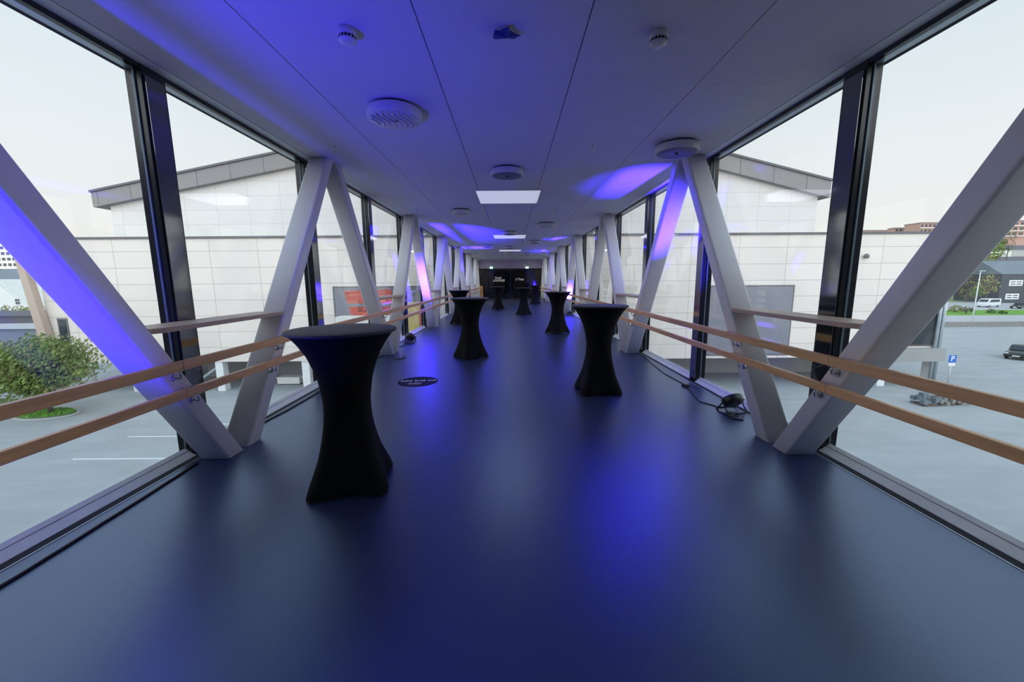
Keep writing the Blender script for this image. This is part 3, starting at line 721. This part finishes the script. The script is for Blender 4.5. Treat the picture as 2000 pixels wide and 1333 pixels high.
# ---- left distance
def house(name, lab, x0, x1, ytop, yeave, ybase, Y, m, mr_, depth=9, wins=(), gable='x', cat='house', over=.4):
    a = at(x0, yeave, Y); c = at(x1, ybase, Y); tp = at((x0+x1)/2, ytop, Y); z0 = c.z
    t = thing(name, lab, cat, ((a.x+c.x)/2, Y, z0)); w = (c.x-a.x)/2; he = a.z-z0; ht = max(tp.z-z0, he+.3)
    MB().box(-w, w, 0, depth, -6, he).build('wall', m, t)
    if gable == 'x':      # gable end faces the viewer
        MB().poly([(-w, he), (w, he), (0, ht-.15)], 0.0, depth).build('gable', m, t)
        r = MB()
        for sg in (-1, 1):
            r.poly([(sg*(w+over), he-over*(ht-he)/w), (0, ht), (0, ht+.3), (sg*(w+over), he-over*(ht-he)/w+.3)], -over, depth+over)
        r.build('roof', mr_, t)
    else:
        r = MB(); r.add([(-w-over, -over, he), (w+over, -over, he), (w+over, depth+over, he), (-w-over, depth+over, he), (-w-over, depth/2, ht), (w+over, depth/2, ht)],
                        [(0, 1, 5, 4), (2, 3, 4, 5), (0, 4, 3), (1, 2, 5), (3, 2, 1, 0)]); r.build('roof', mr_, t)
    for (wx, wz, ww, wh) in wins:
        f = MB().box(wx-ww/2, wx+ww/2, -.08, 0, wz-wh/2, wz+wh/2).build('window', m_wfr, t)
        q = MB(); g_ = ww*.10
        for i in (0, 1):
            for j in (0, 1):
                q.box(wx-ww/2+g_+i*(ww/2-g_/2), wx-ww/2+g_+i*(ww/2-g_/2)+ww/2-1.5*g_, -.12, -.081, wz-wh/2+g_+j*(wh/2-g_/2), wz-wh/2+g_+j*(wh/2-g_/2)+wh/2-1.5*g_)
        q.build('pane', m_win, f)
    return t
def block(name, lab, x0, x1, y0, y1, Y, m, nx, ny, depth=12, wm=m_win, bal=None, cat='apartment building'):
    a, c = at(x0, y0, Y), at(x1, y1, Y); w = (c.x-a.x)/2; h = a.z-c.z
    t = thing(name, lab, cat, ((a.x+c.x)/2, Y, c.z))
    MB().box(-w, w, 0, depth, -8, h).build('wall', m, t); MB().box(-w-.3, w+.3, -.3, depth+.3, h, h+.4).build('roof', m_roofd, t)
    dx_, dz = 2*w/nx, h/ny
    for i in range(nx):
        for j in range(ny):
            cx, cz = -w+(i+.5)*dx_, (j+.5)*dz
            MB().box(cx-dx_*.3, cx+dx_*.3, -.12, 0, cz-dz*.22, cz+dz*.28).build('window', wm, t)
    if bal:
        for j in range(ny):
            MB().box(-w, w, -1.1, -.13, j*dz, j*dz+dz*.16).build('balcony', bal, t)
    return t
block('apartment_block', 'tall white apartment block at the far left edge', -30, 38, 446, 534, 170, m_hw, 5, 8)
house('long_house', 'low building with blue-grey roof behind the white gabled house', -40, 46, 524, 552, 575, 110, m_stone, m_roofg, 12, gable='y')
house('brown_roofed_house', 'house with dark brown roof directly behind the white gable', -10, 64, 553, 590, 612, 84, m_hd, m_roofd, 10, gable='y')
house('white_gabled_house', 'white gabled house with a small square window at the left edge', -52, 60, 549, 603, 618, 70, m_hw, m_hw, 8, wins=((3.2, 2.6, .9, 1.1),), over=.0)
house('dark_shed', 'long dark shed in front of the white gabled house', -60, 72, 610, 618, 648, 58, m_roofd, m_roofd, 6, gable='y', cat='shed')
house('low_grey_building', 'low pale grey flat building right behind the leafy tree', -60, 84, 640, 643, 690, 46, m_roofg, m_kerb, 6, gable='y', cat='building')
p = at(10, 604, 66); 
for k, (px, lab) in enumerate(((5, 'left'), (32, 'middle'), (54, 'right'))):
    q = at(px, 612, 66); t = thing('garden_shrub', 'pale green shrub before the white gabled house, %s of three' % lab, 'shrub', (q.x, 66.5, q.z-1)); b = MB()
    leaves(b, (0, 0, 1.2), (.95, .8, 1.1), 200, .16); b.build('foliage', [m_leaf2, m_leaf], t); MB().tube([(0, 0, -2), (0, 0, 1)], .08, 6).build('stem', m_bark, t)

# ---- right distance: terrace, road, grass, houses, hill
zt = at(1900, 630, 69).z
struct(MB().box(20, 320, 69, 70, GZ-.1, zt).build('retaining_wall', m_stone), 'low stone retaining wall beyond the car park', 'wall')
struct(MB().box(20, 320, 70, 82, zt-1.0, zt-.02).build('pavement', m_road), 'pale pavement above the stone wall', 'pavement')
zg = zt+.05
struct(MB().add([(20, 82, zg-.3), (320, 82, zg-.3), (320, 90, zg+.35), (20, 90, zg+.35), (20, 82, zg-2), (320, 82, zg-2), (320, 90, zg-2), (20, 90, zg-2)],
    [(0, 1, 2, 3), (7, 6, 5, 4), (0, 4, 5, 1), (1, 5, 6, 2), (2, 6, 7, 3), (3, 7, 4, 0)]).build('grass_verge', m_grass), 'bright green grass verge', 'verge')
zr = at(1930, 604, 96).z
struct(MB().box(20, 320, 90, 125, zr-1.5, zr).build('road', m_road), 'pale road with parked cars', 'road')
hb = MB(); hv = []; xs = list(range(10, 420, 12)); ys = list(range(125, 420, 12))
def hz(x, y): return zr+max(0, (y-128))*.16+2.5*math.sin(x*.05+y*.03)*min(1, (y-125)/30)
for y in ys:
    for x in xs: hv.append((x, y, hz(x, y)))
nx = len(xs); hf = [(j*nx+i, j*nx+i+1, (j+1)*nx+i+1, (j+1)*nx+i) for j in range(len(ys)-1) for i in range(nx-1)]
hb.add(hv, hf, 0, True); struct(hb.build('hillside', m_hill), 'green hillside with houses', 'hill')
house('dark_house', 'dark grey wooden house with white windows at the right edge', 1958, 2060, 508, 536, 592, 118, m_hd, m_roofg, 12, wins=((-4.2, 6.0, 4.0, 1.7), (-4.6, 2.0, 4.0, 1.7)), gable='y', over=.15)
house('white_house', 'white house with a low gable between hill trees at right', 1914, 1964, 512, 530, 562, 150, m_hw, m_hw, 12, wins=((-2.2, 3.2, 1.2, 1.6), (2.2, 3.2, 1.2, 1.6)))
house('cream_house', 'cream row house with small windows above the white house', 1908, 2030, 500, 516, 540, 175, m_hy, m_roofd, 12, wins=((-6, 4.0, 1.6, 1.6), (-2, 4.0, 1.6, 1.6), (2., 4.0, 1.6, 1.6), (6., 4.0, 1.6, 1.6)), gable='y')
house('flat_white_house', 'white walled house high on the slope below the brick terraces', 1936, 1975, 486, 489, 503, 205, m_hw, m_roofd, 10, gable='y')
house('grey_roofed_house', 'grey roofed house beside green trees at the right edge', 1975, 2040, 478, 488, 505, 215, m_kerb, m_roofd, 10, gable='y')
house('pale_gabled_wall', 'pale tall house end beside the big slanted column', 1868, 1908, 500, 512, 566, 140, m_hw, m_kerb, 10)
block('brick_terrace', 'long red brick terrace block on the hilltop above the grey wall', 1684, 1796, 451, 478, 332, m_brick, 14, 3, bal=m_hw)
block('brick_terrace', 'stepped red brick block on the hilltop touching the slanted column', 1798, 1862, 436, 478, 300, m_brick, 9, 4, bal=m_hw)
block('brick_terrace', 'small raised red brick tower on the long hilltop terrace', 1748, 1768, 446, 470, 318, m_brick, 3, 3, depth=6)
block('brick_terrace', 'red brick balcony block on the hilltop at the right edge', 1955, 2060, 432, 462, 290, m_brick, 9, 3, bal=m_hw)
def bush(px, py, Y, r, lab, mats, n=300, name='hill_tree', cat='tree'):
    q = at(px, py, Y); t = thing(name, lab, cat, (q.x, Y, q.z-r[2])); b = MB(); leaves(b, (0, 0, r[2]), r, n, max(.18, r[0]*.12)); b.build('foliage', mats, t)
    MB().tube([(0, 0, -3-r[2]), (0, 0, r[2]*.8)], .15, 6).build('trunk', m_bark, t)
bush(1935, 492, 160, (4.2, 3, 4.4), 'rounded green tree on the slope by the slanted column', [m_leaf, m_leaf2], 500)
bush(1972, 472, 163, (1.8, 1.8, 7.), 'narrow dark green conifer in front of the brick balconies', [m_leafd, m_leaf], 420)
bush(1952, 474, 240, (4, 3, 2.5), 'low green tree left of the narrow conifer', [m_leaf, m_leafd], 380)
bush(1890, 560, 122, (3.0, 2, 3.4), 'sparse pinkish tree in front of the pale tall house', [m_bark, m_leaf2], 260)
bush(1930, 556, 113, (2.8, 2, 3.0), 'sparse olive tree in front of the dark house', [m_leaf2, m_bark], 300)
bush(1908, 572, 109, (1.6, 1.2, 1.6), 'small green bush at the roadside between the sparse trees', [m_leaf, m_leafd], 260)
bush(1866, 604, 88, (1.6, .8, .9), 'low olive hedge at the left end of the grass verge', [m_leaf2, m_leafd], 200, 'hedge', 'hedge')
bush(1888, 605, 85.5, (1.4, .8, .6), 'brownish hedge tuft on the grass verge next to the olive hedge', [m_bark, m_leafd], 160, 'hedge', 'hedge')
bush(1935, 609, 86, (.9, .7, .6), 'small round bush on the grass verge below the van', [m_leafd, m_leaf], 120, 'verge_bush', 'bush')
bush(1958, 611, 85, (.9, .7, .6), 'small round bush on the grass verge below the blue car', [m_leafd, m_leaf], 120, 'verge_bush', 'bush')
# lamp post
a = at(1902, 638, 70); z1 = at(1913, 530, 70).z
t = thing('lamp_post', 'slim white lamp post standing at the stone wall', 'lamp post', (a.x, 70.4, zt))
MB().tube([(0, 0, 0), (0, 0, z1-zt)], [.10, .06], 8).build('pole', m_wfr, t); MB().box(-.15, .7, -.15, .15, z1-zt, z1-zt+.12).build('lamp_head', m_alu, t)
# cars
def car(lab, loc, rz, L_, Wd, Ht, m, van=False, name='car'):
    t = thing(name, lab, 'van' if van else 'car', loc, rz)
    l = L_/2
    if van: pr = [(-l, .35), (-l, .9), (-l*.93, Ht*.62), (-l*.60, Ht*.94), (-l*.5, Ht), (l*.93, Ht), (l, Ht*.9), (l, .35)]
    else: pr = [(-l, .32), (-l, .62), (-l*.9, .78), (-l*.42, .92), (-l*.12, Ht*.97), (l*.05, Ht), (l*.45, Ht*.97), (l*.85, .98), (l, .9), (l, .32)]
    MB().poly(pr, -Wd/2, Wd/2).build('body', m, t, .09)
    gl = MB(); 
    if van: g_ = [(-l*.78, Ht*.60), (-l*.50, Ht*.90), (l*.75, Ht*.90), (l*.75, Ht*.60)]
    else: g_ = [(-l*.36, .93), (-l*.10, Ht*.93), (l*.42, Ht*.93), (l*.72, .98)]
    gl.poly(g_, -Wd/2-.012, -Wd/2+.004).poly(g_, Wd/2-.004, Wd/2+.012)
    gl.build('side_windows', m_win, t)
    a0, a1 = (pr[2], pr[3]) if van else (pr[3], pr[4])
    MB().add([(a0[0]-.02, y, a0[1]+.04) for y in (-Wd*.43, Wd*.43)]+[(a1[0]-.02, y, a1[1]-.02) for y in (Wd*.38, -Wd*.38)]+[(a0[0]+.1, y, a0[1]) for y in (-Wd*.43, Wd*.43)]+[(a1[0]+.1, y, a1[1]-.08) for y in (Wd*.38, -Wd*.38)],
             [(0, 1, 2, 3), (7, 6, 5, 4), (0, 4, 5, 1), (1, 5, 6, 2), (2, 6, 7, 3), (3, 7, 4, 0)]).build('windscreen', m_win, t)
    for sx in (-.62, .62):
        for sy in (-1, 1):
            r1 = [(sx*l+.33*math.cos(a), sy*(Wd/2-.1)-.11, .33+.33*math.sin(a)) for a in [2*math.pi*i/20 for i in range(20)]]
            r2 = [(p_[0], p_[1]+.22, p_[2]) for p_ in r1]; wh = MB().rings([r1, r2]).build('wheel', m_tyre, t)
            h1 = [(sx*l+.19*math.cos(a), sy*(Wd/2-.1)-.118, .33+.19*math.sin(a)) for a in [2*math.pi*i/14 for i in range(14)]]
            MB().rings([h1, [(p_[0], p_[1]+.236, p_[2]) for p_ in h1]]).build('hub', m_alu, wh)
    MB().box(-l-.02, -l+.03, -Wd*.46, -Wd*.30, .62, .74).box(-l-.02, -l+.03, Wd*.30, Wd*.46, .62, .74).build('headlights', m_wfr, t)
    MB().box(-l-.03, -l, -.26, .26, .38, .50).build('number_plate', m_wfr, t)
    return t
q = atz(1985, 702, GZ); car('black car on the wet car park at the right edge', (q.x+1.2, q.y+.4, GZ), rad(25), 4.4, 1.8, 1.45, m_car_b)
q = atz(1930, 600, zr); car('white van parked on the pale road behind the grass', (q.x, q.y, zr), rad(15), 5.4, 2.0, 2.2, m_car_w, True, 'van')
q = atz(1962, 592, zr); car('blue car parked behind the white van', (q.x, q.y-8, zr), rad(10), 4.4, 1.8, 1.5, m_car_u)
q = atz(1992, 603, zr); car('dark car parked right of the white van by the dark house', (q.x, q.y, zr), rad(15), 4.4, 1.8, 1.5, m_car_b)
# P sign
q = at(1859, 701, 27.5)
t = thing('parking_sign', 'blue square parking sign with white P on a grey pole', 'sign', (q.x, 27.5, GZ)); zq = q.z-GZ
MB().tube([(0, 0, 0), (0, 0, zq+.3)], .035, 8).build('pole', m_alu, t)
MB().box(-.27, .27, -.06, -.04, zq-.27, zq+.27).build('sign_plate', m_sblue, t, .01)
MB().box(-.24, .24, -.06, -.04, zq-.52, zq-.31).build('sub_plate', m_wfr, t)
text_mesh('letter', 'P', .52, m_wfr, t, Matrix.Translation((0, -.066, zq)) @ Matrix.Rotation(math.pi/2, 4, 'X'), .002, bold=.012)
# pallets and rubble heap by the sign
for k, (px, py, w_, h_, m, lab) in enumerate(((1815, 735, 1.0, .9, m_roofg, 'grey-blue crate of rubble left of the parking sign'), (1845, 742, .9, .9, m_stone, 'brownish stone pile beneath the parking sign'), (1874, 746, .7, .8, m_stone, 'dark stone pile right beneath the parking sign'),
     (1905, 751, 1.0, .5, m_kerb, 'pale stack of kerb stones right of the parking sign'), (1940, 757, 1.0, .35, m_tan, 'low rubble pile with reddish bits farthest right of the sign'))):
    q = at(px, py, 26.3+.1*k); t = thing('rubble_pile', lab, 'rubble', (q.x, 26.3+.1*k, GZ), 0); b = MB()
    for _ in range(22):
        x, y = random.uniform(-w_/2, w_/2), random.uniform(-.4, .4); s_ = random.uniform(.08, .18); z = random.uniform(0, h_*(1-abs(x)/w_))
        b.box(x-s_, x+s_, y-s_, y+s_, max(0, z-s_), z+s_)
    b.build('stones', m, t); MB().box(-w_/2, w_/2, -.45, .45, 0, .12).build('pallet', m_bark, t)
